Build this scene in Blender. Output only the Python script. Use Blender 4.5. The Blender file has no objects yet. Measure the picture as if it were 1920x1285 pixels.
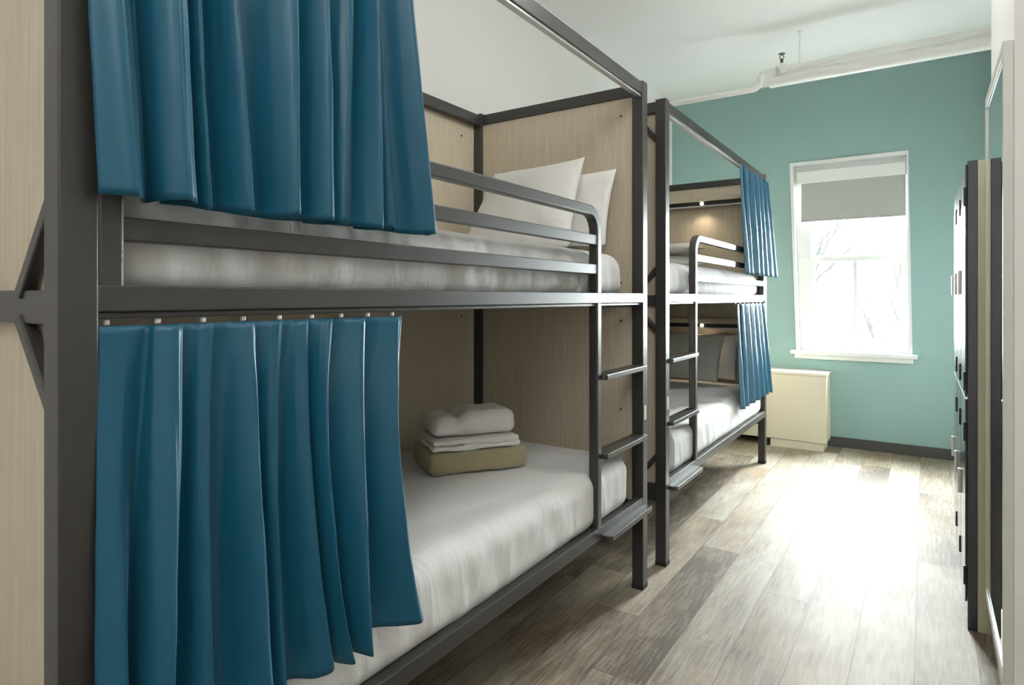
import bpy, bmesh, math, random
from mathutils import Vector, Matrix, noise
random.seed(7)
C = bpy.context.scene.collection
sc = bpy.context.scene

# ---------------------------------------------------------------- camera, sky, exposure
cam_d = bpy.data.cameras.new('camera'); cam = bpy.data.objects.new('camera', cam_d); C.objects.link(cam)
cam.location = (0, 0, 1.23)
cam.rotation_euler = (math.pi/2, 0, 0.5878)
cam_d.sensor_width = 36; cam_d.lens = 1162.2/1920*36
cam_d.shift_y = -(642.5-558.33)/1920
cam_d.clip_start = 0.02
sc.camera = cam
sc.view_settings.view_transform = 'Standard'; sc.view_settings.look = 'None'
sc.view_settings.gamma = 1; sc.view_settings.use_curve_mapping = False
sc.view_settings.exposure = 0.88
sc.cycles.use_denoising = True
sc.cycles.max_bounces = 12; sc.cycles.diffuse_bounces = 6; sc.cycles.glossy_bounces = 5
sc.cycles.transparent_max_bounces = 12
sc.cycles.sample_clamp_indirect = 8

SKY = 95.0          # overcast sky outside
FILL_REAR = 16.0    # fill lights added out of frame
wd = bpy.data.worlds.new('sky'); sc.world = wd; wd.use_nodes = True
wd.node_tree.nodes['Background'].inputs[0].default_value = (0.93, 0.97, 1.0, 1)
wd.node_tree.nodes['Background'].inputs[1].default_value = SKY
pl = bpy.data.lights.new('window_portal', 'AREA'); pl.shape = 'RECTANGLE'; pl.size = 0.95; pl.size_y = 1.65
plo = bpy.data.objects.new('window_portal', pl); C.objects.link(plo)
plo.location = (-0.53, 6.12, 1.58); plo.rotation_euler = (math.pi/2, 0, math.pi)
pl.cycles.is_portal = True

# ---------------------------------------------------------------- materials
def nodes(name):
    m = bpy.data.materials.new(name); m.use_nodes = True
    nt = m.node_tree; return m, nt, nt.nodes['Principled BSDF']
def mat(name, col, rough=0.5, metal=0.0, spec=0.5, bump=0.0, bscale=80, coat=0, sheen=0, var=0.0, stretch=(1,1,1)):
    m, nt, b = nodes(name)
    b.inputs['Base Color'].default_value = (*col, 1); b.inputs['Roughness'].default_value = rough
    b.inputs['Metallic'].default_value = metal; b.inputs['Specular IOR Level'].default_value = spec
    b.inputs['Coat Weight'].default_value = coat; b.inputs['Sheen Weight'].default_value = sheen
    tc = nt.nodes.new('ShaderNodeTexCoord'); mp = nt.nodes.new('ShaderNodeMapping'); mp.inputs['Scale'].default_value = stretch
    nt.links.new(tc.outputs['Object'], mp.inputs[0])
    nz = nt.nodes.new('ShaderNodeTexNoise'); nz.inputs['Scale'].default_value = bscale; nz.inputs['Detail'].default_value = 4
    nt.links.new(mp.outputs[0], nz.inputs['Vector'])
    if bump:
        bp = nt.nodes.new('ShaderNodeBump'); bp.inputs['Strength'].default_value = bump; bp.inputs['Distance'].default_value = 0.004
        nt.links.new(nz.outputs[0], bp.inputs['Height']); nt.links.new(bp.outputs[0], b.inputs['Normal'])
    if var:
        n2 = nt.nodes.new('ShaderNodeTexNoise'); n2.inputs['Scale'].default_value = bscale*0.05
        nt.links.new(mp.outputs[0], n2.inputs['Vector'])
        mx = nt.nodes.new('ShaderNodeMix'); mx.data_type = 'RGBA'
        mx.inputs[6].default_value = (*[c*(1-var) for c in col], 1); mx.inputs[7].default_value = (*[min(1, c*(1+var)) for c in col], 1)
        nt.links.new(n2.outputs[0], mx.inputs[0]); nt.links.new(mx.outputs[2], b.inputs['Base Color'])
    return m
def wood_laminate():
    m, nt, b = nodes('pale_oak_laminate')
    tc = nt.nodes.new('ShaderNodeTexCoord')
    def nz(scale, st, det=6, dist=0.0):
        mp = nt.nodes.new('ShaderNodeMapping'); mp.inputs['Scale'].default_value = st
        nt.links.new(tc.outputs['Object'], mp.inputs[0])
        n = nt.nodes.new('ShaderNodeTexNoise'); n.inputs['Scale'].default_value = scale; n.inputs['Detail'].default_value = det
        n.inputs['Distortion'].default_value = dist
        nt.links.new(mp.outputs[0], n.inputs['Vector']); return n
    n1 = nz(9, (14, 14, .55), 5, .6); n2 = nz(60, (9, 9, .5), 3)
    r = nt.nodes.new('ShaderNodeValToRGB')
    r.color_ramp.elements[0].position = .3; r.color_ramp.elements[0].color = (.51, .44, .335, 1)
    r.color_ramp.elements[1].position = .7; r.color_ramp.elements[1].color = (.61, .54, .425, 1)
    ad = nt.nodes.new('ShaderNodeMath'); ad.operation = 'MULTIPLY_ADD'; ad.inputs[1].default_value = .16; 
    nt.links.new(n2.outputs[0], ad.inputs[0]); nt.links.new(n1.outputs[0], ad.inputs[2])
    sb = nt.nodes.new('ShaderNodeMath'); sb.operation = 'SUBTRACT'; sb.inputs[1].default_value = .08
    nt.links.new(ad.outputs[0], sb.inputs[0]); nt.links.new(sb.outputs[0], r.inputs[0])
    nt.links.new(r.outputs[0], b.inputs['Base Color']); b.inputs['Roughness'].default_value = .5
    b.inputs['Specular IOR Level'].default_value = .35
    return m
def floor_planks():
    m, nt, b = nodes('vinyl_planks')
    L = nt.links; N = nt.nodes.new
    tc = N('ShaderNodeTexCoord'); sp = N('ShaderNodeSeparateXYZ'); L.new(tc.outputs['Object'], sp.inputs[0])
    def math_(op, a, bb=None, c=None):
        n = N('ShaderNodeMath'); n.operation = op
        for i, v in enumerate((a, bb, c)):
            if v is None: continue
            if isinstance(v, (int, float)): n.inputs[i].default_value = v
            else: L.new(v, n.inputs[i])
        return n.outputs[0]
    W, LEN = .178, 1.22
    xs = math_('DIVIDE', math_('ADD', sp.outputs[0], 5.0+.013-.178*.0+.0), W)   # plank columns run along the room
    ix = math_('FLOOR', xs); fx = math_('FRACT', xs)
    rnd = N('ShaderNodeTexWhiteNoise'); rnd.noise_dimensions = '1D'; L.new(ix, rnd.inputs['W'])
    ys = math_('DIVIDE', math_('ADD', sp.outputs[1], math_('MULTIPLY', rnd.outputs['Value'], 7.3)), LEN)
    iy = math_('FLOOR', ys); fy = math_('FRACT', ys)
    idv = N('ShaderNodeCombineXYZ'); L.new(ix, idv.inputs[0]); L.new(iy, idv.inputs[1])
    r2 = N('ShaderNodeTexWhiteNoise'); r2.noise_dimensions = '3D'; L.new(idv.outputs[0], r2.inputs['Vector'])
    # grain, offset per plank
    off = N('ShaderNodeVectorMath'); off.operation = 'SCALE'; L.new(r2.outputs['Color'], off.inputs[0]); off.inputs['Scale'].default_value = 20
    add = N('ShaderNodeVectorMath'); L.new(tc.outputs['Object'], add.inputs[0]); L.new(off.outputs[0], add.inputs[1])
    def nz(scale, st, det=5, dist=0):
        mp = N('ShaderNodeMapping'); mp.inputs['Scale'].default_value = st; L.new(add.outputs[0], mp.inputs[0])
        n = N('ShaderNodeTexNoise'); n.inputs['Scale'].default_value = scale; n.inputs['Detail'].default_value = det; n.inputs['Distortion'].default_value = dist
        L.new(mp.outputs[0], n.inputs['Vector']); return n.outputs[0]
    blot = nz(2.2, (2.2, .9, 1), 3, .4); grain = nz(16, (7, .5, 1), 6, .5); saw = nz(26, (.35, 9, 1), 2)
    v = math_('ADD', math_('MULTIPLY', r2.outputs['Value'], .26), math_('MULTIPLY', blot, .60))
    v = math_('ADD', v, math_('MULTIPLY', grain, .55)); v = math_('ADD', v, math_('MULTIPLY', saw, .22))
    v = math_('ADD', math_('MULTIPLY', math_('SUBTRACT', v, .815), 1.35), .515)
    r = N('ShaderNodeValToRGB'); cr = r.color_ramp
    cr.elements[0].position = .25; cr.elements[0].color = (.085, .063, .042, 1)
    cr.elements[1].position = .85; cr.elements[1].color = (.37, .34, .28, 1)
    e = cr.elements.new(.45); e.color = (.185, .15, .108, 1)
    e = cr.elements.new(.62); e.color = (.27, .235, .182, 1)
    L.new(v, r.inputs[0])
    # seams
    ex = math_('MINIMUM', fx, math_('SUBTRACT', 1, fx)); ey = math_('MINIMUM', fy, math_('SUBTRACT', 1, fy))
    sx = math_('LESS_THAN', ex, .009); sy = math_('LESS_THAN', ey, .0013); seam = math_('MAXIMUM', sx, sy)
    mx = N('ShaderNodeMix'); mx.data_type = 'RGBA'; L.new(seam, mx.inputs[0]); mx.inputs[7].default_value = (.11, .09, .065, 1)
    hb = N('ShaderNodeMix'); hb.data_type = 'RGBA'; hb.blend_type = 'MULTIPLY'; L.new(r.outputs[0], hb.inputs[6]); hb.inputs[7].default_value = (.86, .68, .50, 1)
    L.new(math_('MULTIPLY', math_('MAXIMUM', math_('SUBTRACT', nz(1.3, (1.6, .7, 1), 3, .5), .48), 0.0), 3.2), hb.inputs[0]); L.new(hb.outputs[2], mx.inputs[6])
    L.new(mx.outputs[2], b.inputs['Base Color'])
    h = math_('SUBTRACT', math_('ADD', math_('MULTIPLY', grain, .35), math_('MULTIPLY', saw, .5)), math_('MULTIPLY', seam, 1.0))
    bp = N('ShaderNodeBump'); bp.inputs['Strength'].default_value = .22; bp.inputs['Distance'].default_value = .003
    L.new(h, bp.inputs['Height']); L.new(bp.outputs[0], b.inputs['Normal'])
    b.inputs['Roughness'].default_value = .42
    rr = math_('ADD', math_('MULTIPLY', saw, .2), .50); L.new(rr, b.inputs['Roughness'])
    b.inputs['Specular IOR Level'].default_value = .36
    return m
def sheet_mat(name, col, sc_=7.0, st=.5):
    m, nt, b = nodes(name)
    b.inputs['Base Color'].default_value = (*col, 1); b.inputs['Roughness'].default_value = .85; b.inputs['Specular IOR Level'].default_value = .2
    b.inputs['Sheen Weight'].default_value = .1
    tc = nt.nodes.new('ShaderNodeTexCoord')
    mp = nt.nodes.new('ShaderNodeMapping'); mp.inputs['Scale'].default_value = (1.2, 3.0, 1.0); mp.inputs['Rotation'].default_value = (0, 0, .5)
    nt.links.new(tc.outputs['Object'], mp.inputs[0])
    n = nt.nodes.new('ShaderNodeTexNoise'); n.inputs['Scale'].default_value = sc_; n.inputs['Detail'].default_value = 5; n.inputs['Distortion'].default_value = 1.2
    nt.links.new(mp.outputs[0], n.inputs['Vector'])
    bp = nt.nodes.new('ShaderNodeBump'); bp.inputs['Strength'].default_value = st; bp.inputs['Distance'].default_value = .012
    nt.links.new(n.outputs[0], bp.inputs['Height'])
    n3 = nt.nodes.new('ShaderNodeTexNoise'); n3.inputs['Scale'].default_value = 900
    nt.links.new(tc.outputs['Object'], n3.inputs['Vector'])
    b2 = nt.nodes.new('ShaderNodeBump'); b2.inputs['Strength'].default_value = .12; b2.inputs['Distance'].default_value = .001
    nt.links.new(n3.outputs[0], b2.inputs['Height']); nt.links.new(bp.outputs[0], b2.inputs['Normal']); nt.links.new(b2.outputs[0], b.inputs['Normal'])
    return m
def emit(name, col, s):
    m, nt, b = nodes(name)
    b.inputs['Base Color'].default_value = (*col, 1); b.inputs['Emission Color'].default_value = (*col, 1); b.inputs['Emission Strength'].default_value = s
    return m
def glass_mat():
    m = bpy.data.materials.new('window_glass'); m.use_nodes = True; nt = m.node_tree; nt.nodes.clear()
    o = nt.nodes.new('ShaderNodeOutputMaterial'); t = nt.nodes.new('ShaderNodeBsdfTransparent'); g = nt.nodes.new('ShaderNodeBsdfGlossy')
    t.inputs[0].default_value = (.96, .98, .97, 1); g.inputs['Roughness'].default_value = .02
    mx = nt.nodes.new('ShaderNodeMixShader'); mx.inputs[0].default_value = .06
    nt.links.new(t.outputs[0], mx.inputs[1]); nt.links.new(g.outputs[0], mx.inputs[2]); nt.links.new(mx.outputs[0], o.inputs[0])
    return m

M = dict(
    steel=mat('grey_powder_coat', (.036, .034, .031), .36, 0, .6, bump=.10, bscale=260),
    cap=mat('black_rubber', (.012, .012, .012), .7),
    wood=wood_laminate(),
    floor=floor_planks(),
    white=mat('ceiling_white', (.94, .94, .93), .8, bump=.05, bscale=40),
    wallwhite=mat('wall_white', (.80, .80, .78), .75, bump=.05, bscale=60),
    teal=mat('teal_paint', (.26, .395, .38), .62, 0, .35, bump=.06, bscale=90),
    trim=mat('white_gloss_trim', (.74, .75, .74), .35),
    pipe=mat('pipe_white', (.90, .89, .87), .5),
    base=mat('charcoal_skirting', (.055, .055, .052), .5),
    sheet=sheet_mat('white_sheet', (.62, .62, .61), 4.0, .35),
    sheet2=sheet_mat('white_pillowcase', (.68, .68, .66), 9, .35),
    towel_w=mat('white_terry', (.78, .77, .73), .95, 0, .1, bump=.9, bscale=420, sheen=.3),
    towel_b=mat('beige_terry', (.37, .33, .20), .95, 0, .1, bump=.9, bscale=420, sheen=.3),
    satin=None,
    chrome=mat('glider_plastic', (.75, .75, .73), .3),
    track=mat('track_aluminium', (.55, .55, .55), .3, .6),
    blind=mat('grey_roller_fabric', (.40, .41, .39), .85, bump=.2, bscale=500),
    cream=mat('cream_panel', (.64, .59, .47), .45),
    locker=mat('locker_dark_metal', (.050, .055, .062), .16, 0, .7),
    lockercream=mat('locker_cream', (.50, .47, .34), .5),
    black=mat('black_trim', (.010, .010, .012), .4),
    plate=mat('pale_sticker', (.6, .6, .56), .4),
    mirror=mat('mirror_silver', (.86, .90, .90), .012, 1.0),
    mframe=mat('mirror_frame', (.62, .62, .56), .35),
    glass=glass_mat(),
    brass=mat('sprinkler_metal', (.16, .15, .14), .35, .9),
    bark=mat('bark', (.006, .006, .006), 1.0, 0, .02, bump=.3, bscale=30),
    snow=mat('pale_winter_ground', (.8, .8, .8), .9),
    fillglow=emit('fill_diffuser', (1.0, .985, .955), FILL_REAR),  # glow of the added, unseen fill lights
    filldim=emit('fill_diffuser_dim', (1.0, .985, .955), FILL_REAR*.5),
    spot=emit('reading_spot', (1.0, .82, .55), 7.0),
)
def satin():
    m, nt, b = nodes('blue_satin')
    b.inputs['Base Color'].default_value = (.0078, .086, .148, 1); b.inputs['Roughness'].default_value = .40
    b.inputs['Specular IOR Level'].default_value = .38; b.inputs['Sheen Weight'].default_value = .18; b.inputs['Sheen Roughness'].default_value = .35
    b.inputs['Sheen Tint'].default_value = (.45, .75, .95, 1)
    tc = nt.nodes.new('ShaderNodeTexCoord'); n = nt.nodes.new('ShaderNodeTexNoise'); n.inputs['Scale'].default_value = 9; n.inputs['Detail'].default_value = 3
    nt.links.new(tc.outputs['Object'], n.inputs['Vector'])
    bp = nt.nodes.new('ShaderNodeBump'); bp.inputs['Strength'].default_value = .18; bp.inputs['Distance'].default_value = .012
    nt.links.new(n.outputs[0], bp.inputs['Height']); nt.links.new(bp.outputs[0], b.inputs['Normal'])
    return m
M['satin'] = satin()

# ---------------------------------------------------------------- helpers
def origin_of(p):
    v = Vector((0, 0, 0))
    while p: v += p.location; p = p.parent
    return v
def obj(name, bm, m, parent=None, smooth=False, origin=None):
    """link a bmesh given in world coordinates as one object"""
    base = origin_of(parent)
    loc = Vector(origin) - base if origin is not None else Vector((0, 0, 0))
    bmesh.ops.translate(bm, verts=bm.verts, vec=-(base+loc))
    bmesh.ops.recalc_face_normals(bm, faces=bm.faces)
    me = bpy.data.meshes.new(name); bm.to_mesh(me); bm.free()
    if smooth:
        for p in me.polygons: p.use_smooth = True
    o = bpy.data.objects.new(name, me); C.objects.link(o); o.location = loc
    if parent: o.parent = parent
    me.materials.append(M[m] if isinstance(m, str) else m)
    return o
def tag(o, label, cat, group=None):
    o['label'] = label; o['category'] = cat
    if group: o['group'] = group
    return o
def thing(name, loc, label, cat, group=None):
    o = bpy.data.objects.new(name, None); C.objects.link(o); o.location = loc; o.empty_display_size = .1
    return tag(o, label, cat, group)
def struct(o): o['kind'] = 'structure'; return o
def bx(bm, x0, x1, y0, y1, z0, z1, bev=0.0, seg=2):
    x0, x1 = sorted((x0, x1)); y0, y1 = sorted((y0, y1)); z0, z1 = sorted((z0, z1))
    t = bmesh.new()
    vs = [t.verts.new((x, y, z)) for x in (x0, x1) for y in (y0, y1) for z in (z0, z1)]
    for f in ((0, 1, 3, 2), (4, 6, 7, 5), (0, 4, 5, 1), (2, 3, 7, 6), (0, 2, 6, 4), (1, 5, 7, 3)): t.faces.new([vs[i] for i in f])
    bmesh.ops.recalc_face_normals(t, faces=t.faces)
    if bev: bmesh.ops.bevel(t, geom=t.edges[:], offset=bev, segments=seg, affect='EDGES', profile=.5)
    merge(bm, t); return bm
def merge(bm, t, mtx=None):
    mp = {}
    for v in t.verts: mp[v] = bm.verts.new(mtx @ v.co if mtx else v.co)
    for f in t.faces:
        try: bm.faces.new([mp[v] for v in f.verts])
        except ValueError: pass
    t.free()
def box(*a, **k): return bx(bmesh.new(), *a, **k)
def sweep(bm, pts, prof, closed_prof=True, up=Vector((1, 0, 0))):
    """sweep a profile (list of (side, up) pairs) along points; up = fixed axis"""
    rings = []
    n = len(pts); pts = [Vector(p) for p in pts]
    for i, p in enumerate(pts):
        d = (pts[min(i+1, n-1)] - pts[max(i-1, 0)]).normalized()
        s = d.cross(up).normalized(); u = s.cross(d).normalized()
        k = 1.0
        if 0 < i < n-1:
            c = (pts[i]-pts[i-1]).normalized().dot((pts[i+1]-pts[i]).normalized()); k = 1/max(.5, math.sqrt((1+c)/2))
        rings.append([bm.verts.new(p + s*(a*k) + u*b_) for a, b_ in prof])
    m = len(prof)
    for i in range(n-1):
        for j in range(m): bm.faces.new((rings[i][j], rings[i][(j+1) % m], rings[i+1][(j+1) % m], rings[i+1][j]))
    bm.faces.new(rings[0][::-1]); bm.faces.new(rings[-1])
    return bm
def rect_prof(w, h, r=.004):
    out = []
    for cx_, cy_, a0 in ((w/2-r, h/2-r, 0), (-w/2+r, h/2-r, 90), (-w/2+r, -h/2+r, 180), (w/2-r, -h/2+r, 270)):
        for k in range(3):
            a = math.radians(a0+45*k); out.append((cx_+r*math.cos(a), cy_+r*math.sin(a)))
    return out
def circ_prof(r, n=16): return [(r*math.cos(2*math.pi*k/n), r*math.sin(2*math.pi*k/n)) for k in range(n)]
def cyl(bm, c, r, h, axis='Z', n=20, r2=None):
    t = bmesh.new(); bmesh.ops.create_cone(t, cap_ends=True, segments=n, radius1=r, radius2=r if r2 is None else r2, depth=h)
    R = {'Z': Matrix(), 'X': Matrix.Rotation(math.pi/2, 4, 'Y'), 'Y': Matrix.Rotation(math.pi/2, 4, 'X')}[axis]
    merge(bm, t, Matrix.Translation(c) @ R); return bm
def rounded(sx, sy, sz, r, nx, ny, nz, disp=None, puff=0.0):
    """rounded box grid centred on origin, base at z=0"""
    bm = bmesh.new(); hx, hy, hz = sx/2, sy/2, sz/2
    def pt(x, y, z):
        p = Vector((x, y, z)); q = Vector((max(-hx+r, min(hx-r, x)), max(-hy+r, min(hy-r, y)), max(-hz+r, min(hz-r, z))))
        d = p-q
        if d.length > 1e-9: p = q + d.normalized()*r
        nrm = d.normalized() if d.length > 1e-9 else Vector((0, 0, 0))
        if puff: p.z += puff*(1-(2*x/sx)**2)*(1-(2*y/sy)**2)*(1 if z > 0 else 0)
        if disp: p += disp(p, nrm)
        p.z += hz; return p
    def lin(h, n):
        # denser near the ends for the rounding
        k = 5; inner = [-h+r + (2*h-2*r)*i/n for i in range(n+1)]
        return [-h+r*(i/k)**1.2*1.0 for i in range(k)] + inner + [h-r*(1-(i+1)/k)**1.2 for i in range(k)]
    X, Y, Z = lin(hx, nx), lin(hy, ny), lin(hz, nz)
    def face(A, B, f):
        g = [[bm.verts.new(f(a, b_)) for b_ in B] for a in A]
        for i in range(len(A)-1):
            for j in range(len(B)-1): bm.faces.new((g[i][j], g[i+1][j], g[i+1][j+1], g[i][j+1]))
    for s in (-1, 1):
        face(X, Y, lambda a, b_: pt(a, b_, s*hz)); face(X, Z, lambda a, b_: pt(a, s*hy, b_)); face(Y, Z, lambda a, b_: pt(s*hx, a, b_))
    bmesh.ops.remove_doubles(bm, verts=bm.verts, dist=1e-5)
    return bm

# ---------------------------------------------------------------- room shell
YW, ZC, XL = 5.746, 3.07, -2.0
YN, XR = -2.6, 1.5
struct(obj('floor', box(XL-.2, XR+.2, YN-.2, YW+.4, -.12, 0), 'floor'))
struct(obj('ceiling', box(XL-.2, XR+.2, YN-.2, YW+.4, ZC, ZC+.12), 'white'))
struct(obj('wall_left', box(XL-.15, XL, YN-.15, YW+.35, 0, ZC), 'wallwhite'))
struct(obj('wall_front', box(XL, XR+.15, YN-.15, YN, 0, ZC), 'wallwhite'))
# right wall: one continuous stepped wall; the far stretch stands back behind the lockers
def prism(bm, poly, z0, z1):
    lo = [bm.verts.new((x, y, z0)) for x, y in poly]; hi = [bm.verts.new((x, y, z1)) for x, y in poly]
    n = len(poly); bm.faces.new(lo[::-1]); bm.faces.new(hi)
    for i in range(n): bm.faces.new((lo[i], lo[(i+1) % n], hi[(i+1) % n], hi[i]))
    return bm
struct(obj('wall_right', prism(bmesh.new(), [(.44, YW), (.44, 2.836), (.2, 2.836), (.2, 2.145), (XR, 2.145), (XR, YN), (XR+.15, YN), (XR+.15, YW)], 0, ZC), 'wallwhite'))
# back wall with the window opening (the old opening leans a little)
OT, OB = 2.38, .78
win = {'tl': (-.966, OT), 'tr': (-.109, OT), 'bl': (-.914, OB), 'br': (-.081, OB)}
bm = bmesh.new()
def slab(bm, q, y0, y1):
    f = [bm.verts.new((x, y0, z)) for x, z in q]; b_ = [bm.verts.new((x, y1, z)) for x, z in q]; n = len(q)
    bm.faces.new(f); bm.faces.new(b_[::-1])
    for i in range(n): bm.faces.new((f[i], b_[i], b_[(i+1) % n], f[(i+1) % n]))
slab(bm, [(XL, 0), (.44, 0), (.44, OB), win['br'], win['bl'], (XL, OB)], YW, YW+.35)
slab(bm, [(XL, OT), win['tl'], win['tr'], (.44, OT), (.44, ZC), (XL, ZC)], YW, YW+.35)
slab(bm, [(XL, OB), win['bl'], win['tl'], (XL, OT)], YW, YW+.35)
slab(bm, [win['br'], (.44, OB), (.44, OT), win['tr']], YW, YW+.35)
struct(obj('wall_back', bm, 'teal'))
bm = box(-.6486+.0, .44, YW-.014, YW, 0, .082, bev=.002); bx(bm, XL, -.65, YW-.014, YW, 0, .082, bev=.002)
struct(obj('baseboard_back', bm, 'base'))
struct(obj('baseboard_left', box(XL, XL+.014, YN, YW-.014, 0, .09), 'base'))
struct(obj('baseboard_right', box(.2, XR, 2.131, 2.145, 0, .09), 'base'))

# ---------------------------------------------------------------- window
w1 = bpy.data.objects.new('window_1', None); C.objects.link(w1); w1.location = (-.52, YW, OB); w1['kind'] = 'structure'
def ring(bm, o, i, y0, y1):
    """frame between an outer and inner quad (tl,tr,br,bl)"""
    for k in range(4):
        a, b_, c, d = o[k], o[(k+1) % 4], i[(k+1) % 4], i[k]
        slab(bm, [a, b_, c, d], y0, y1)
O4 = [win['tl'], win['tr'], win['br'], win['bl']]
def inset(q, l, r, t, b_):
    (a, c, d, e) = q
    return [(a[0]+l, a[1]-t), (c[0]-r, c[1]-t), (d[0]-r, d[1]+b_), (e[0]+l, e[1]+b_)]
bm = bmesh.new(); ring(bm, O4, inset(O4, .024, .012, .03, .004), YW-.012, YW+.33)
struct(obj('window_frame', bm, 'trim', w1))
bm = bmesh.new(); ring(bm, inset(O4, .024, .012, .03, .004), [(-.815, 2.27), (-.165, 2.27), (-.150, .86), (-.800, .86)], YW+.055, YW+.11)
obj('window_casing', bm, 'trim', w1)
def sash(y0, z0, z1, name, l=-.838, r=-.118, st=.058, rb=.06):
    q = [(l, z1), (r, z1), (r, z0), (l, z0)]
    b = bmesh.new(); ring(b, q, inset(q, st, st, .04, rb), y0, y0+.035)
    cx_ = (l+r)/2; bx(b, cx_-.014, cx_+.014, y0+.004, y0+.031, z0+rb, z1-.04)
    s = obj('sash', b, 'trim', w1)
    b = box(l+st, r-st, y0+.016, y0+.020, z0+rb, z1-.04)
    obj('pane', b, 'glass', s); return s
s1 = sash(YW+.075, .838, 1.575, 'lower')
s2 = sash(YW+.112, 1.53, 2.30, 'upper')
for x in (-.70, -.31):
    b = box(x-.022, x+.022, YW+.068, YW+.105, 1.575, 1.588, bev=.002); cyl(b, (x, YW+.085, 1.597), .010, .02)
    obj('sash_lock', b, 'chrome', s1)
bm = box(-.955, -.045, YW-.05, YW+.085, .752, .785, bev=.006); bx(bm, -.925, -.075, YW-.022, YW-.0, .715, .752, bev=.004)
struct(obj('window_sill', bm, 'trim', w1))
# roller blind
bl = thing('roller_blind', (-.5, YW+.02, 2.19), 'grey roller blind pulled partly down at the head of the window', 'blind')
obj('cassette', box(-.915, -.124, YW+.004, YW+.050, 2.198, 2.30, bev=.005), 'trim', bl)
obj('blind_fabric', box(-.878, -.126, YW+.020, YW+.0225, 1.885, 2.21), 'blind', bl)
obj('bottom_bar', box(-.878, -.126, YW+.015, YW+.027, 1.872, 1.888, bev=.003), 'blind', bl)
# outside: pale ground and bare trees
struct(obj('ground_outside', box(-30, 40, 2.6, 60, -3.3, -3.2), 'snow'))
def tree(x, y, h, seed, label):
    rn = random.Random(seed); bm = bmesh.new()
    def limb(p, d, L, r, depth):
        n = 4; pts = [p]
        for i in range(n):
            d = (d + Vector((rn.uniform(-.16, .16), rn.uniform(-.16, .16), rn.uniform(-.05, .1)))).normalized(); pts.append(pts[-1]+d*L/n)
        rings = []
        for i, q in enumerate(pts):
            rr = r*(1-.5*i/n); t = d.orthogonal().normalized(); u = d.cross(t)
            rings.append([bm.verts.new(q+t*rr*math.cos(k*1.2566)+u*rr*math.sin(k*1.2566)) for k in range(5)])
        for i in range(n):
            for k in range(5): bm.faces.new((rings[i][k], rings[i][(k+1) % 5], rings[i+1][(k+1) % 5], rings[i+1][k]))
        if depth:
            for k in range(rn.choice((3, 4)) if depth > 1 else 3):
                j = rn.randint(1, n); a = rn.uniform(0, 6.28); s = rn.uniform(.6, 1.0)
                nd = (d + Vector((math.cos(a)*s, math.sin(a)*s, rn.uniform(-.1, .5)))).normalized()
                limb(pts[j], nd, L*rn.uniform(.5, .75), r*.45, depth-1)
    limb(Vector((x, y, -3.2)), Vector((0, 0, 1)), h*.55, .12, 5)
    return tag(obj('bare_tree', bm, 'bark', origin=(x, y, -3.2)), label, 'tree', 'bare trees outside the window')
TL = 'leafless tree outside the window, pale in the daylight'
tree(-2.2, 14, 7.2, 3, TL); tree(-.6, 17, 6.8, 5, TL); tree(-3.5, 20, 7.5, 8, TL)

# ---------------------------------------------------------------- ceiling pipes
YP = 4.66
p = thing('sprinkler_pipe', (-.9, YP, 2.83), 'thin white sprinkler pipe with an elbow drop running under the ceiling', 'pipe')
def arc(c, r, a0, a1, n=7):
    return [(c[0]+r*math.cos(a0+(a1-a0)*i/n), YP-.0, c[1]+r*math.sin(a0+(a1-a0)*i/n)) for i in range(n+1)]
pth = [(XL, YP, 2.722), (-1.10, YP, 2.722)] + arc((-1.03, 2.772), .05, -math.pi/2, 0) + [(-.98, YP, 2.79)] + arc((-.94, 2.79), .04, math.pi, math.pi/2) + [(-.80, YP, 2.83), (.5, YP-.0, 2.83)]
bm = sweep(bmesh.new(), pth, circ_prof(.019), up=Vector((0, 1, 0)))
obj('pipe_run', bm, 'pipe', p, True)
bm = bmesh.new(); cyl(bm, (-.835, YP, 2.83), .026, .07, 'X'); cyl(bm, (-.835, YP, 2.855), .018, .03)
obj('tee_fitting', bm, 'pipe', p, True)
bm = bmesh.new(); cyl(bm, (-.835, YP, 2.885), .010, .035); 
for sx in (-1, 1): sweep(bm, [(-.835+sx*.008, YP, 2.90), (-.835+sx*.014, YP, 2.915), (-.835, YP, 2.935)], circ_prof(.003, 8), up=Vector((0, 1, 0)))
cyl(bm, (-.835, YP, 2.938), .022, .003)
obj('sprinkler_head', bm, 'brass', p)
bm = bmesh.new(); cyl(bm, (-.72, YP, 2.955), .0045, .23); cyl(bm, (-.72, YP, 3.064), .014, .012)
sweep(bm, [(-.72, YP+.021*math.cos(a), 2.83+.021*math.sin(a)) for a in [k*math.pi/8 for k in range(17)]], circ_prof(.003, 6))
obj('hanger_rod', bm, 'pipe', p)
bm = bmesh.new(); sweep(bm, [(-.925, YP+.055, 2.775), (-.92, YP+.055, 2.775), (.44, YP+.055, 2.775)], circ_prof(.045, 28), up=Vector((0, 1, 0)))
tag(obj('insulated_pipe', bm, 'pipe', smooth=False), 'thick white insulated pipe under the ceiling above the teal wall', 'pipe')

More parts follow.
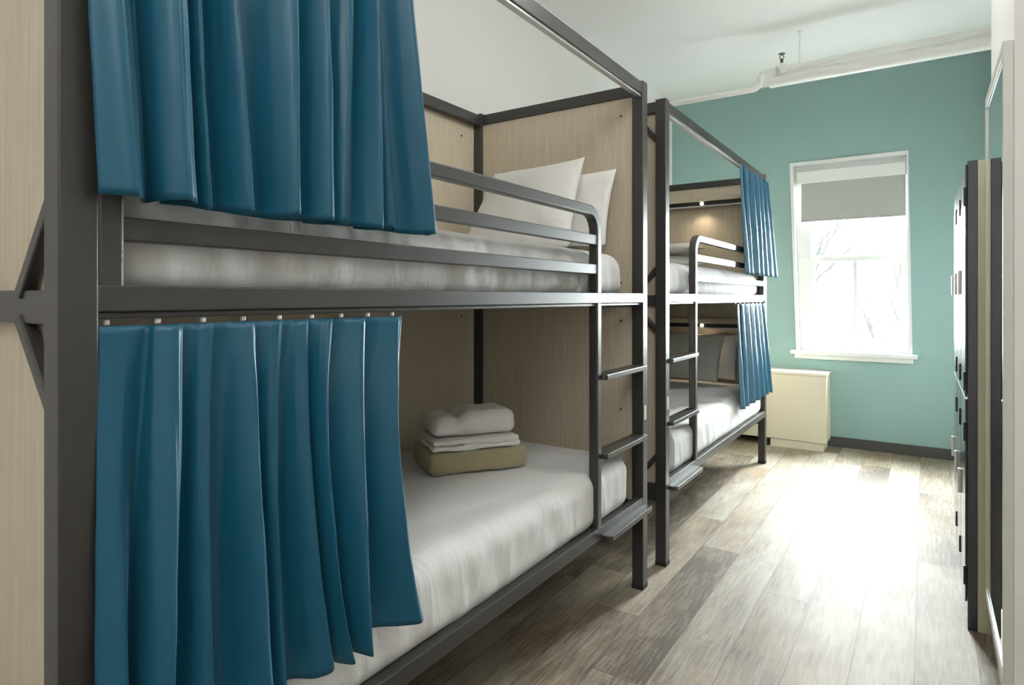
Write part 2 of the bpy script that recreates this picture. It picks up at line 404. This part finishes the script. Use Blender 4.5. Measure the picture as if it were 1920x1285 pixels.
# ---------------------------------------------------------------- bunk beds
A, W, TW, BL = .9834, .8914, .0498, 2.1555
ZT = 2.136
XB = -A-W
def bunk(y0, flip, label):
    def Y(t): return y0+BL-t if flip else y0+t
    root = thing('bunk_bed', (-A-W/2, y0+BL/2, 0), label, 'bunk bed')
    P = lambda name, bm, m='steel', par=None, **k: obj(name, bm, m, par or root, **k)
    bv = .0025
    for fx in (0, 1):
        for fy in (0, 1):
            x0 = -A-TW if fx == 0 else XB; t0 = 0 if fy == 0 else BL-TW
            po = P('post', box(x0, x0+TW, Y(t0), Y(t0+TW), .012, ZT+.006, bev=bv))
            P('foot_cap', box(x0-.001, x0+TW+.001, Y(t0-.001), Y(t0+TW+.001), 0, .022, bev=.002), 'cap', po)
            if fx == 0 and fy == 1:
                P('sticker', box(-A, -A+.0012, Y(t0+.012), Y(t0+.034), .715, .775), 'plate', po)
    # long rails
    e = .0015
    P('top_rail', box(-A-.040, -A-.003, Y(TW-e), Y(BL-TW+e), ZT-.052, ZT-.002, bev=bv))
    P('top_rail', box(XB+.003, XB+.040, Y(TW-e), Y(BL-TW+e), ZT-.052, ZT-.002, bev=bv))
    P('side_rail', box(-A-.036, -A-.0005, Y(TW-e), Y(BL-TW+e), 1.209, 1.248, bev=bv))
    P('side_rail', box(XB+.003, XB+.036, Y(TW-e), Y(BL-TW+e), 1.209, 1.248, bev=bv))
    P('side_rail', box(-A-.036, -A-.0005, Y(TW-e), Y(BL-TW+e), .347, .391, bev=bv))
    P('side_rail', box(XB+.003, XB+.036, Y(TW-e), Y(BL-TW+e), .347, .391, bev=bv))
    # ends
    for t0, inner in ((0, .026), (BL-TW, .0135)):
        xa, xb = XB+TW-e, -A-TW+e
        P('end_rail', box(xa, xb, Y(t0+.006), Y(t0+TW-.006), ZT-.052, ZT-.002, bev=bv))
        P('end_rail', box(xa, xb, Y(t0+.006), Y(t0+TW-.006), 1.191, 1.241, bev=bv))
        P('end_rail', box(xa, xb, Y(t0+.006), Y(t0+TW-.006), .29, .37, bev=bv))
        P('end_panel', box(XB+TW, -A-TW, Y(t0+inner), Y(t0+inner+.010), .35, ZT-.05), 'wood')
        outer = .006 if t0 == 0 else TW-.018
        for xs, sg in ((-A-TW, -1), (XB+TW, 1)):
            for z0, z1 in ((ZT-.175, ZT-.05), (1.365, 1.235), (1.075, 1.197), (.50, .365)):
                bmr = bmesh.new()
                sweep(bmr, [(xs-sg*.004, Y(t0+outer+.006), z0), (xs+sg*.105, Y(t0+outer+.006), z1)], rect_prof(.022, .02, .003), up=Vector((0, 1, 0)))
                P('brace', bmr)
    # back panel in two sheets with bolts
    for za, zb in ((.40, 1.209), (1.25, ZT-.05)):
        bp = P('back_panel', box(XB-.008, XB+.0025, Y(.002), Y(BL-.002), za, zb), 'wood')
        for t in (TW+.10, BL-TW-.10):
            for z in (za+.07, zb-.07):
                b = bmesh.new(); cyl(b, (XB+.004, Y(t), z), .0045, .004, 'X', 12); P('bolt', b, 'base', bp)
    for z in (.75, 1.13, 1.295, ZT-.125):
        b = bmesh.new(); cyl(b, (-A-TW-.055, Y(BL-TW+.012), z), .0045, .004, 'Y', 12); P('bolt', b, 'base')
    # slatted decks
    for zt_ in (1.228, .372):
        for k in range(11):
            t = TW+.10+k*(BL-2*TW-.2)/10
            P('slat', box(XB+.036, -A-.036, Y(t-.03), Y(t+.03), zt_-.016, zt_))
    # guard rail: runs from near the curtain end, bends down and becomes the ladder stile
    xr = -A-.0195
    t_l = 1.693   # stile, measured from the curtain end
    r = .075; zt_ = 1.5425
    pts = [(xr, Y(.0675), 1.238), (xr, Y(.0675), zt_-.03), (xr, Y(.0718+.02), zt_-.008), (xr, Y(.0718+.05), zt_)]
    pts += [(xr, Y(t_l-r), zt_)]
    for k in range(1, 9):
        a = math.pi/2*(1-k/8); pts.append((xr, Y(t_l-r+r*math.cos(a)), zt_-r+r*math.sin(a)))
    pts += [(xr, Y(t_l), .348)]
    P('guard_rail', sweep(bmesh.new(), pts, rect_prof(.0355, .036, .005)))
    for z in (1.4385, 1.3325):
        P('guard_bar', box(-A-.030, -A-.004, Y(.085), Y(t_l-.012), z-.018, z+.018, bev=bv))
    # ladder treads between stile and post
    for z, pr in ((.948, .018), (.658, .020), (.362, .040)):
        ta, tb = t_l+.0185, BL-TW-.0005
        x0, x1, rr = -A-.045, -A+pr, .016
        q = [(x0, ta), (x0, tb), (-A+.0015, tb), (-A+.0015, tb+.012)]
        for k in range(5): a = math.pi/2*k/4; q.append((x1-rr+rr*math.sin(a), tb+.012-rr+rr*math.cos(a)))
        for k in range(5): a = math.pi/2*k/4; q.append((x1-rr+rr*math.cos(a), ta-.006+rr-rr*math.sin(a)))
        q += [(-A+.0015, ta-.006), (-A+.0015, ta)]
        bm = prism(bmesh.new(), [(x, Y(t)) for x, t in q], z-.020, z)
        bmesh.ops.recalc_face_normals(bm, faces=bm.faces)
        bmesh.ops.bevel(bm, geom=[e_ for e_ in bm.edges if abs(e_.verts[0].co.z-e_.verts[1].co.z) < 1e-6], offset=.003, segments=2, affect='EDGES', profile=.5)
        P('ladder_step', bm)
    # curtain tracks
    P('curtain_track', box(-A-.030, -A-.008, Y(TW), Y(BL-TW), ZT-.062, ZT-.052, bev=.002), 'track')
    P('curtain_track', box(-A-.030, -A-.008, Y(TW), Y(BL-TW), 1.199, 1.209, bev=.002), 'steel')
    return root
B1Y, B2Y = .3603, 2.7393
bunk(B1Y, False, 'grey steel canopy bunk bed with the wide blue curtains, nearest the camera')
bed2 = bunk(B2Y, True, 'grey steel canopy bunk bed farther in, standing toward the teal window wall')
# reading-light shelves across the head end of the far bed
for zt_, nm in ((2.006, 'up'), (1.068, 'low')):
    ye = B2Y+BL-TW
    sh = obj('light_shelf', box(XB+TW, -A-TW, ye-.075, ye+.004, zt_-.036, zt_, bev=.002), 'wood', bed2)
    obj('light_channel', box(XB+TW+.004, -A-TW-.004, ye-.055, ye+.003, zt_-.066, zt_-.036), 'black', sh)
    obj('trim_strip', box(XB+TW+.004, -A-TW-.004, ye-.060, ye+.003, zt_-.076, zt_-.066, bev=.001), 'track', sh)
    b = bmesh.new(); cyl(b, (-1.432, ye-.058, zt_-.052), .013, .006, 'Y', 20); obj('lamp', b, 'spot', sh)
    ld = bpy.data.lights.new('reading_lamp_light', 'SPOT'); ld.energy = 1.2; ld.color = (1, .8, .55); ld.spot_size = 2.4; ld.spot_blend = .9; ld.shadow_soft_size = .015
    lo = bpy.data.objects.new('reading_lamp_light', ld); C.objects.link(lo); lo.location = (-1.432, ye-.078, zt_-.09)

# ---------------------------------------------------------------- bedding
def mattress(y0, z0, hz, label, seed, x0=-1.842, x1=-1.0, wr=.0035):
    y0, y1 = y0
    off = Vector((seed*3.1, seed*1.7, 0))
    def disp(p, n):
        q = p+off; d = Vector((0, 0, 0))
        side = max(abs(n.x), abs(n.y))
        d.z = .005*noise.noise(Vector((q.x*3.5, q.y*1.6, 0))) + .003*noise.noise(Vector((q.x*11+q.y*6, q.y*5, 1)))
        # gathers on the sides of the sheet
        v = noise.noise(Vector((q.x*13, q.y*13+p.z*5, p.z*3))) * wr + noise.noise(Vector((q.x*34, q.y*30, p.z*6)))*wr*.30
        d.x = n.x*v; d.y = n.y*v
        return d
    b = rounded(x1-x0, y1-y0, hz, .062, 26, 190, 6, disp, .012)
    bmesh.ops.translate(b, verts=b.verts, vec=((x0+x1)/2, (y0+y1)/2, z0))
    return tag(obj('mattress', b, 'sheet', smooth=True, origin=((x0+x1)/2, (y0+y1)/2, z0)), label, 'mattress')
mattress((B1Y+.062, B1Y+2.00), 1.229, .178, 'white-sheeted mattress on the upper bunk of the nearest bed', 1, x1=-1.024, wr=.009)
mattress((B1Y+.058, B1Y+2.02), .373, .215, 'white-sheeted mattress on the lower bunk with the folded towels', 2)
mattress((B2Y+.12, B2Y+2.085), 1.229, .178, 'white-sheeted mattress on the upper bunk of the bed near the window wall', 3, x1=-1.024)
mattress((B2Y+.12, B2Y+2.085), .373, .215, 'white-sheeted mattress on the lower bunk of the bed near the window wall', 4)

def pillow(corners, th, normal, label, seed=0, group=None):
    """corners: bl, br, tr, tl"""
    bl_, br_, tr_, tl_ = [Vector(c) for c in corners]; nrm = Vector(normal).normalized()
    N_ = 34; bm = bmesh.new(); grids = []
    for s in (-1, 1):
        g = []
        for i in range(N_+1):
            row = []
            for j in range(N_+1):
                u, v = i/N_, j/N_; a, b_ = 2*u-1, 2*v-1
                # edges pulled in between the corners
                pin = .045
                uu = .5+.5*a*(1-pin*(1-b_*b_)); vv = .5+.5*b_*(1-pin*1.3*(1-a*a))
                p = (bl_*(1-uu)+br_*uu)*(1-vv) + (tl_*(1-uu)+tr_*uu)*vv
                k = max(0, (1-abs(a)**2.6))*max(0, (1-abs(b_)**2.6))
                h = th*.5*k**.62
                h += .010*k**.3*noise.noise(Vector((a*2.4+seed, b_*2.4, s))) * (1 if 0 < i < N_ and 0 < j < N_ else 0)
                p = p + nrm*s*h
                row.append(bm.verts.new(p))
            g.append(row)
        for i in range(N_):
            for j in range(N_): bm.faces.new((g[i][j], g[i+1][j], g[i+1][j+1], g[i][j+1]))
    bmesh.ops.remove_doubles(bm, verts=bm.verts, dist=1e-5)
    o = obj('pillow', bm, 'sheet2', smooth=True, origin=(bl_+br_)/2)
    return tag(o, label, 'pillow', group)
pillow([(-1.74, 2.18, 1.430), (-1.17, 2.17, 1.430), (-1.175, 2.31, 1.815), (-1.66, 2.33, 1.80)], .12, (.05, -.8, .5), 'front white pillow leaning on the wood end panel of the nearest upper bunk', 1)
pillow([(-1.66, 2.33, 1.44), (-1.09, 2.33, 1.44), (-1.085, 2.425, 1.775), (-1.60, 2.425, 1.78)], .07, (0, -.9, .4), 'white pillow behind another against the wood end panel, nearest upper bunk', 4)
pillow([(-1.80, 4.56, .615), (-1.25, 4.56, .615), (-1.235, 4.72, .96), (-1.80, 4.72, .96)], .09, (0, -.92, .39), 'white pillow standing on the far lower bunk, in front of another', 9)
pillow([(-1.74, 4.775, .61), (-1.17, 4.775, .61), (-1.165, 4.815, .95), (-1.74, 4.815, .95)], .05, (0, -.95, .3), 'pillow hidden mostly behind another on the far lower bunk', 13)
pillow([(-1.83, 4.38, 1.475), (-1.40, 4.38, 1.475), (-1.38, 4.78, 1.495), (-1.83, 4.78, 1.495)], .13, (0, 0, 1), 'white pillow lying on the far upper bunk, lowest of two', 17)
pillow([(-1.83, 4.41, 1.590), (-1.42, 4.41, 1.590), (-1.40, 4.78, 1.61), (-1.83, 4.78, 1.61)], .09, (0, 0, 1), 'white pillow on top of another on the far upper bunk', 21)

# towels
def towel(name, ctr, yaw, sx, sy, layers, h, m, label, seed, r=.42, crease=None):
    bm = bmesh.new(); lh = h/layers
    for k in range(layers):
        def disp(p, n, k=k):
            q = Vector((p.x*9+seed, p.y*9+k*4, p.z*14)); d = Vector((0, 0, 1))*noise.noise(q)*.004 + n*noise.noise(q*1.7)*.005
            if crease is not None:
                up_ = p.z/lh+.5; g = math.exp(-((p.x-crease)/.020)**2)
                sm = 1/(1+math.exp((p.x-crease)/.012))
                d.z -= (.020*g+.012*sm)*up_; d.y -= .012*g*(p.y/sy*2)
            return d
        t = rounded(sx*(1-.02*(k % 2)), sy*(1-.015*((k+1) % 2)), lh*1.02, min(lh*r, .034), 22, 16, 3, disp)
        merge(bm, t, Matrix.Translation((0, 0, k*lh)))
    bm.transform(Matrix.Translation(ctr) @ Matrix.Rotation(yaw, 4, 'Z'))
    return tag(obj(name, bm, m, smooth=True, origin=ctr), label, 'towel')
yaw = math.atan2(.30, .205); zb = .600
towel('folded_towel', (-1.44, 1.87, zb), yaw, .375, .27, 1, .076, 'towel_b', 'thick beige folded towel at the bottom of the stack', 1, .30)
towel('folded_towel', (-1.445, 1.865, zb+.079), yaw, .335, .235, 2, .040, 'towel_w', 'thin white folded towel between the beige one and the puffy one', 5, .46)
towel('folded_towel', (-1.445, 1.865, zb+.123), yaw, .32, .20, 1, .088, 'towel_w', 'puffy white folded towel with a crease on top of the stack', 9, .42, crease=-.055)

# ---------------------------------------------------------------- curtains
def catmull(P, n):
    out = []
    Q = [P[0]*2-P[1]] + P + [P[-1]*2-P[-2]]
    for i in range(1, len(Q)-2):
        for k in range(n):
            t = k/n; a, b_, c, d = Q[i-1], Q[i], Q[i+1], Q[i+2]
            out.append(.5*((2*b_)+(c-a)*t+(2*a-5*b_+4*c-d)*t*t+(3*b_-a-3*c+d)*t**3))
    out.append(P[-1]); return out
def curtain(name, Xc, ztop, zbot, left, crests, label, xbot=0.0, nz=56, hooks=9, header=.06, seed=0, amp0=.010, amp1=.026, wob=.0, n=9, overlap=.34, group=None):
    """left = (ytop, ybot); crests = list of (ytop, ymid, ybot, strength)"""
    bm = bmesh.new(); rows = []
    def lerp3(a, b_, c, t): return a*(1-t)*(1-2*t)+b_*4*t*(1-t)+c*t*(2*t-1)
    for r_ in range(nz+1):
        t = r_/nz; z = ztop+(zbot-ztop)*t
        g = amp0+(amp1-amp0)*min(1, t*1.6)**.8
        xb = Xc+xbot*t**1.5
        pts = []; yl = left[0]+(left[1]-left[0])*t
        pts.append(Vector((xb+g*.1, yl)))
        prev = yl
        for i, (ya, ym, yb, s) in enumerate(crests):
            y = lerp3(ya, ym, yb, t); gap = y-prev
            tr = prev-gap0*overlap*min(1, .35+t) if i else None
            if i:
                pts.append(Vector((xb-g*.9*sprev, prev-min(gap0, .05)*overlap*min(1.0, .3+t))))
                pts.append(Vector((xb-g*.55, prev+gap*.40)))
            else:
                pts.append(Vector((xb+g*(.15+.75*t), yl+gap*(.22+.12*t)))); pts.append(Vector((xb-g*.5*s, yl+gap*.58)))
            pts.append(Vector((xb+g*.40*s, prev+gap*.66)))
            pts.append(Vector((xb+g*.95*s, prev+gap*.84)))
            pts.append(Vector((xb+g*.92*s, prev+gap*.95)))
            pts.append(Vector((xb+g*.40*s, y)))
            prev = y; gap0 = gap; sprev = s
        pts.append(Vector((xb+g*.2, prev-.006)))
        c = catmull(pts, n)
        row = []
        for k, q in enumerate(c):
            w_ = .0035*noise.noise(Vector((k*.11+seed, z*3, seed)))*min(1, t*3)+.0015*noise.noise(Vector((k*.3, z*9, seed+4)))
            row.append(bm.verts.new((q.x+w_, q.y+w_*.6, z+.010*t*noise.noise(Vector((k*.04, seed, 2))))))
        rows.append(row)
    for i in range(nz):
        for j in range(len(rows[0])-1): bm.faces.new((rows[i][j], rows[i][j+1], rows[i+1][j+1], rows[i+1][j]))
    o = thing(name, (Xc, (left[0]+crests[-1][0])/2, zbot), label, 'curtain', group)
    cl = obj('cloth', bm, 'satin', o, True)
    md = cl.modifiers.new('thickness', 'SOLIDIFY'); md.thickness = .0022; md.offset = 0
    y0, y1 = left[0]+.015, crests[-1][0]-.01
    for k in range(hooks):
        y = y0+(y1-y0)*k/(hooks-1)
        b = bmesh.new(); bx(b, -A-.022, -A-.014, y-.004, y+.004, ztop+.001, ztop+.010, bev=.002)
        obj('glider', b, 'chrome', o)
    return o
# upper curtain of the nearest bed
ZU, ZL = ZT-.064, 1.188
def ext(yt, ym, k=1.3):   # values given at z=1.7 (ym at hem) -> top
    return yt-(ym-yt)*k
up = [(.519, .535, 1.15), (.552, .568, .6), (.609, .636, 1.0), (.724, .723, 1.25), (.805, .808, 1.0), (.875, .850, .5), (.931, .937, 1.1), (.958, .991, .5), (1.052, 1.101, 1.2)]
curtain('curtain', -.964, ZU, 1.374, (.370, .397), [((a-(b_-a)*.7)*.972, a*.972, b_*.972, s) for a, b_, s in up], 'blue satin curtain on the upper bunk of the nearest bed', xbot=.006, amp0=.026, amp1=.038, hooks=12, seed=1)
lowc = [(.515, .512, .500, 1.1), (.566, .572, .585, .5), (.637, .656, .680, 1.15), (.695, .700, .722, .5), (.750, .772, .822, .8), (.803, .798, .856, 1.2), (.888, .889, .905, 1.25), (.995, .998, 1.066, 1.2)]
curtain('curtain', -.990, ZL, .528, (.412, .392), [(a*1.028, b_*.985, c_*.958, s) for a, b_, c_, s in lowc], 'blue satin curtain on the lower bunk of the nearest bed', xbot=.034, amp0=.012, amp1=.043, hooks=9, seed=5)
g2 = [(4.17, 4.20, 4.26, .9), (4.33, 4.37, 4.42, 1.1), (4.49, 4.53, 4.58, 1.0), (4.62, 4.66, 4.74, .9), (4.73, 4.80, 4.90, 1.0), (4.81, 4.90, 5.04, 1.1)]
curtain('curtain', -.966, ZU, 1.386, (4.02, 4.10), g2, 'blue satin curtain gathered at the window end of the far upper bunk', xbot=.01, hooks=7, seed=9, amp0=.013, amp1=.026, nz=40)
g3 = [(4.16, 4.18, 4.21, 1.0), (4.30, 4.33, 4.37, 1.1), (4.44, 4.48, 4.54, 1.0), (4.57, 4.62, 4.70, 1.0), (4.68, 4.74, 4.82, .9), (4.77, 4.84, 4.93, 1.1)]
curtain('curtain', -.985, ZL, .525, (4.04, 4.05), g3, 'blue satin curtain gathered at the window end of the far lower bunk', xbot=.012, hooks=7, seed=13, amp0=.011, amp1=.026, nz=40)

# ---------------------------------------------------------------- radiator cover
rc = thing('radiator_cover', (-1.05, 5.6, 0), 'cream boxed radiator cover on the floor below the window', 'radiator cover')
obj('cabinet', box(-1.46, -.652, 5.47, YW-.001, .066, .600, bev=.004), 'cream', rc)
obj('top', box(-1.465, -.646, 5.462, YW-.001, .600, .625, bev=.006), 'cream', rc)
obj('plinth', box(-1.07, -.672, 5.480, YW-.016, 0, .064), 'cream', rc)
obj('support_leg', box(-1.11, -1.085, 5.48, 5.52, 0, .066), 'cap', rc)

# ---------------------------------------------------------------- lockers
ly = 2.842
lk = [(ly, ly+.352), (ly+.354, ly+.706), (ly+.708, ly+1.06)]
names = ['dark two-door locker beside the wall mirror, first of the row', 'dark two-door locker in the middle of the locker row', 'dark two-door locker at the window end of the locker row']
for (ya, yb), lb in zip(lk, names):
    t = thing('locker', (.28, (ya+yb)/2, 0), lb, 'locker', 'lockers along the right wall')
    obj('body', box(.161, .436, ya, yb, 0, 1.735, bev=.002), 'lockercream', t)
    obj('face_frame', box(.131, .1605, ya, yb, 0, 1.737, bev=.0015), 'locker', t)
    for za, zb_ in ((.10, .853), (.860, 1.725)):
        d = obj('door', box(.124, .1305, ya+.012, yb-.003, za, zb_, bev=.0015), 'locker', t)
        for zh in (za+.10 if za < .5 else za+.06, zb_-.12):
            obj('hinge', box(.1185, .130, ya+.001, ya+.0115, zh-.035, zh+.035, bev=.002), 'black', d)
        b = bmesh.new(); bx(b, .112, .124, yb-.05, yb-.03, (za+zb_)/2-.05, (za+zb_)/2+.05, bev=.003); obj('handle', b, 'chrome', d)

# ---------------------------------------------------------------- wall mirror
mr = thing('wall_mirror', (.19, 2.42, .19), 'tall framed mirror on the white wall at the right of the picture', 'mirror')
my0, my1, mz0, mz1 = 2.135, 2.725, .185, 1.925
bm = box(.1845, .1985, my0+.013, my1-.013, mz0+.033, mz1-.033)
obj('backing', bm, 'mframe', mr)
bm = box(.180, .1842, my0+.0135, my1-.0135, mz0+.0335, mz1-.0335); obj('mirror_glass', bm, 'mirror', mr)
bm = bmesh.new()
bx(bm, .1755, .1985, my0, my0+.014, mz0, mz1, bev=.0015); bx(bm, .1755, .1985, my1-.014, my1, mz0, mz1, bev=.0015)
bx(bm, .1755, .1985, my0+.014, my1-.014, mz1-.034, mz1, bev=.0015); bx(bm, .1755, .1985, my0+.014, my1-.014, mz0, mz0+.034, bev=.0015)
obj('frame', bm, 'mframe', mr)

# ---------------------------------------------------------------- fill lights added out of frame for ambient light, shaped as hanging lamps
def fill_lamp(x, y, label, glow='fillglow'):
    t = thing('fill_light', (x, y, ZC), label, 'fill light', 'added round fill lights')
    b = bmesh.new(); cyl(b, (x, y, ZC-.012), .06, .024, n=32); cyl(b, (x, y, ZC-.12), .010, .20); obj('stem', b, 'trim', t)
    b = bmesh.new(); cyl(b, (x, y, ZC-.27), .22, .10, n=48, r2=.22); obj('diffuser', b, glow, t)
fill_lamp(.6, -1.3, 'added round white fill light under the ceiling behind the camera')
fill_lamp(-.1, .35, 'added round white fill light, out of view above the aisle beside the nearest bed', 'filldim')
fill_lamp(-.2, 2.35, 'added round white fill light, out of view above the gap between the two beds', 'filldim')
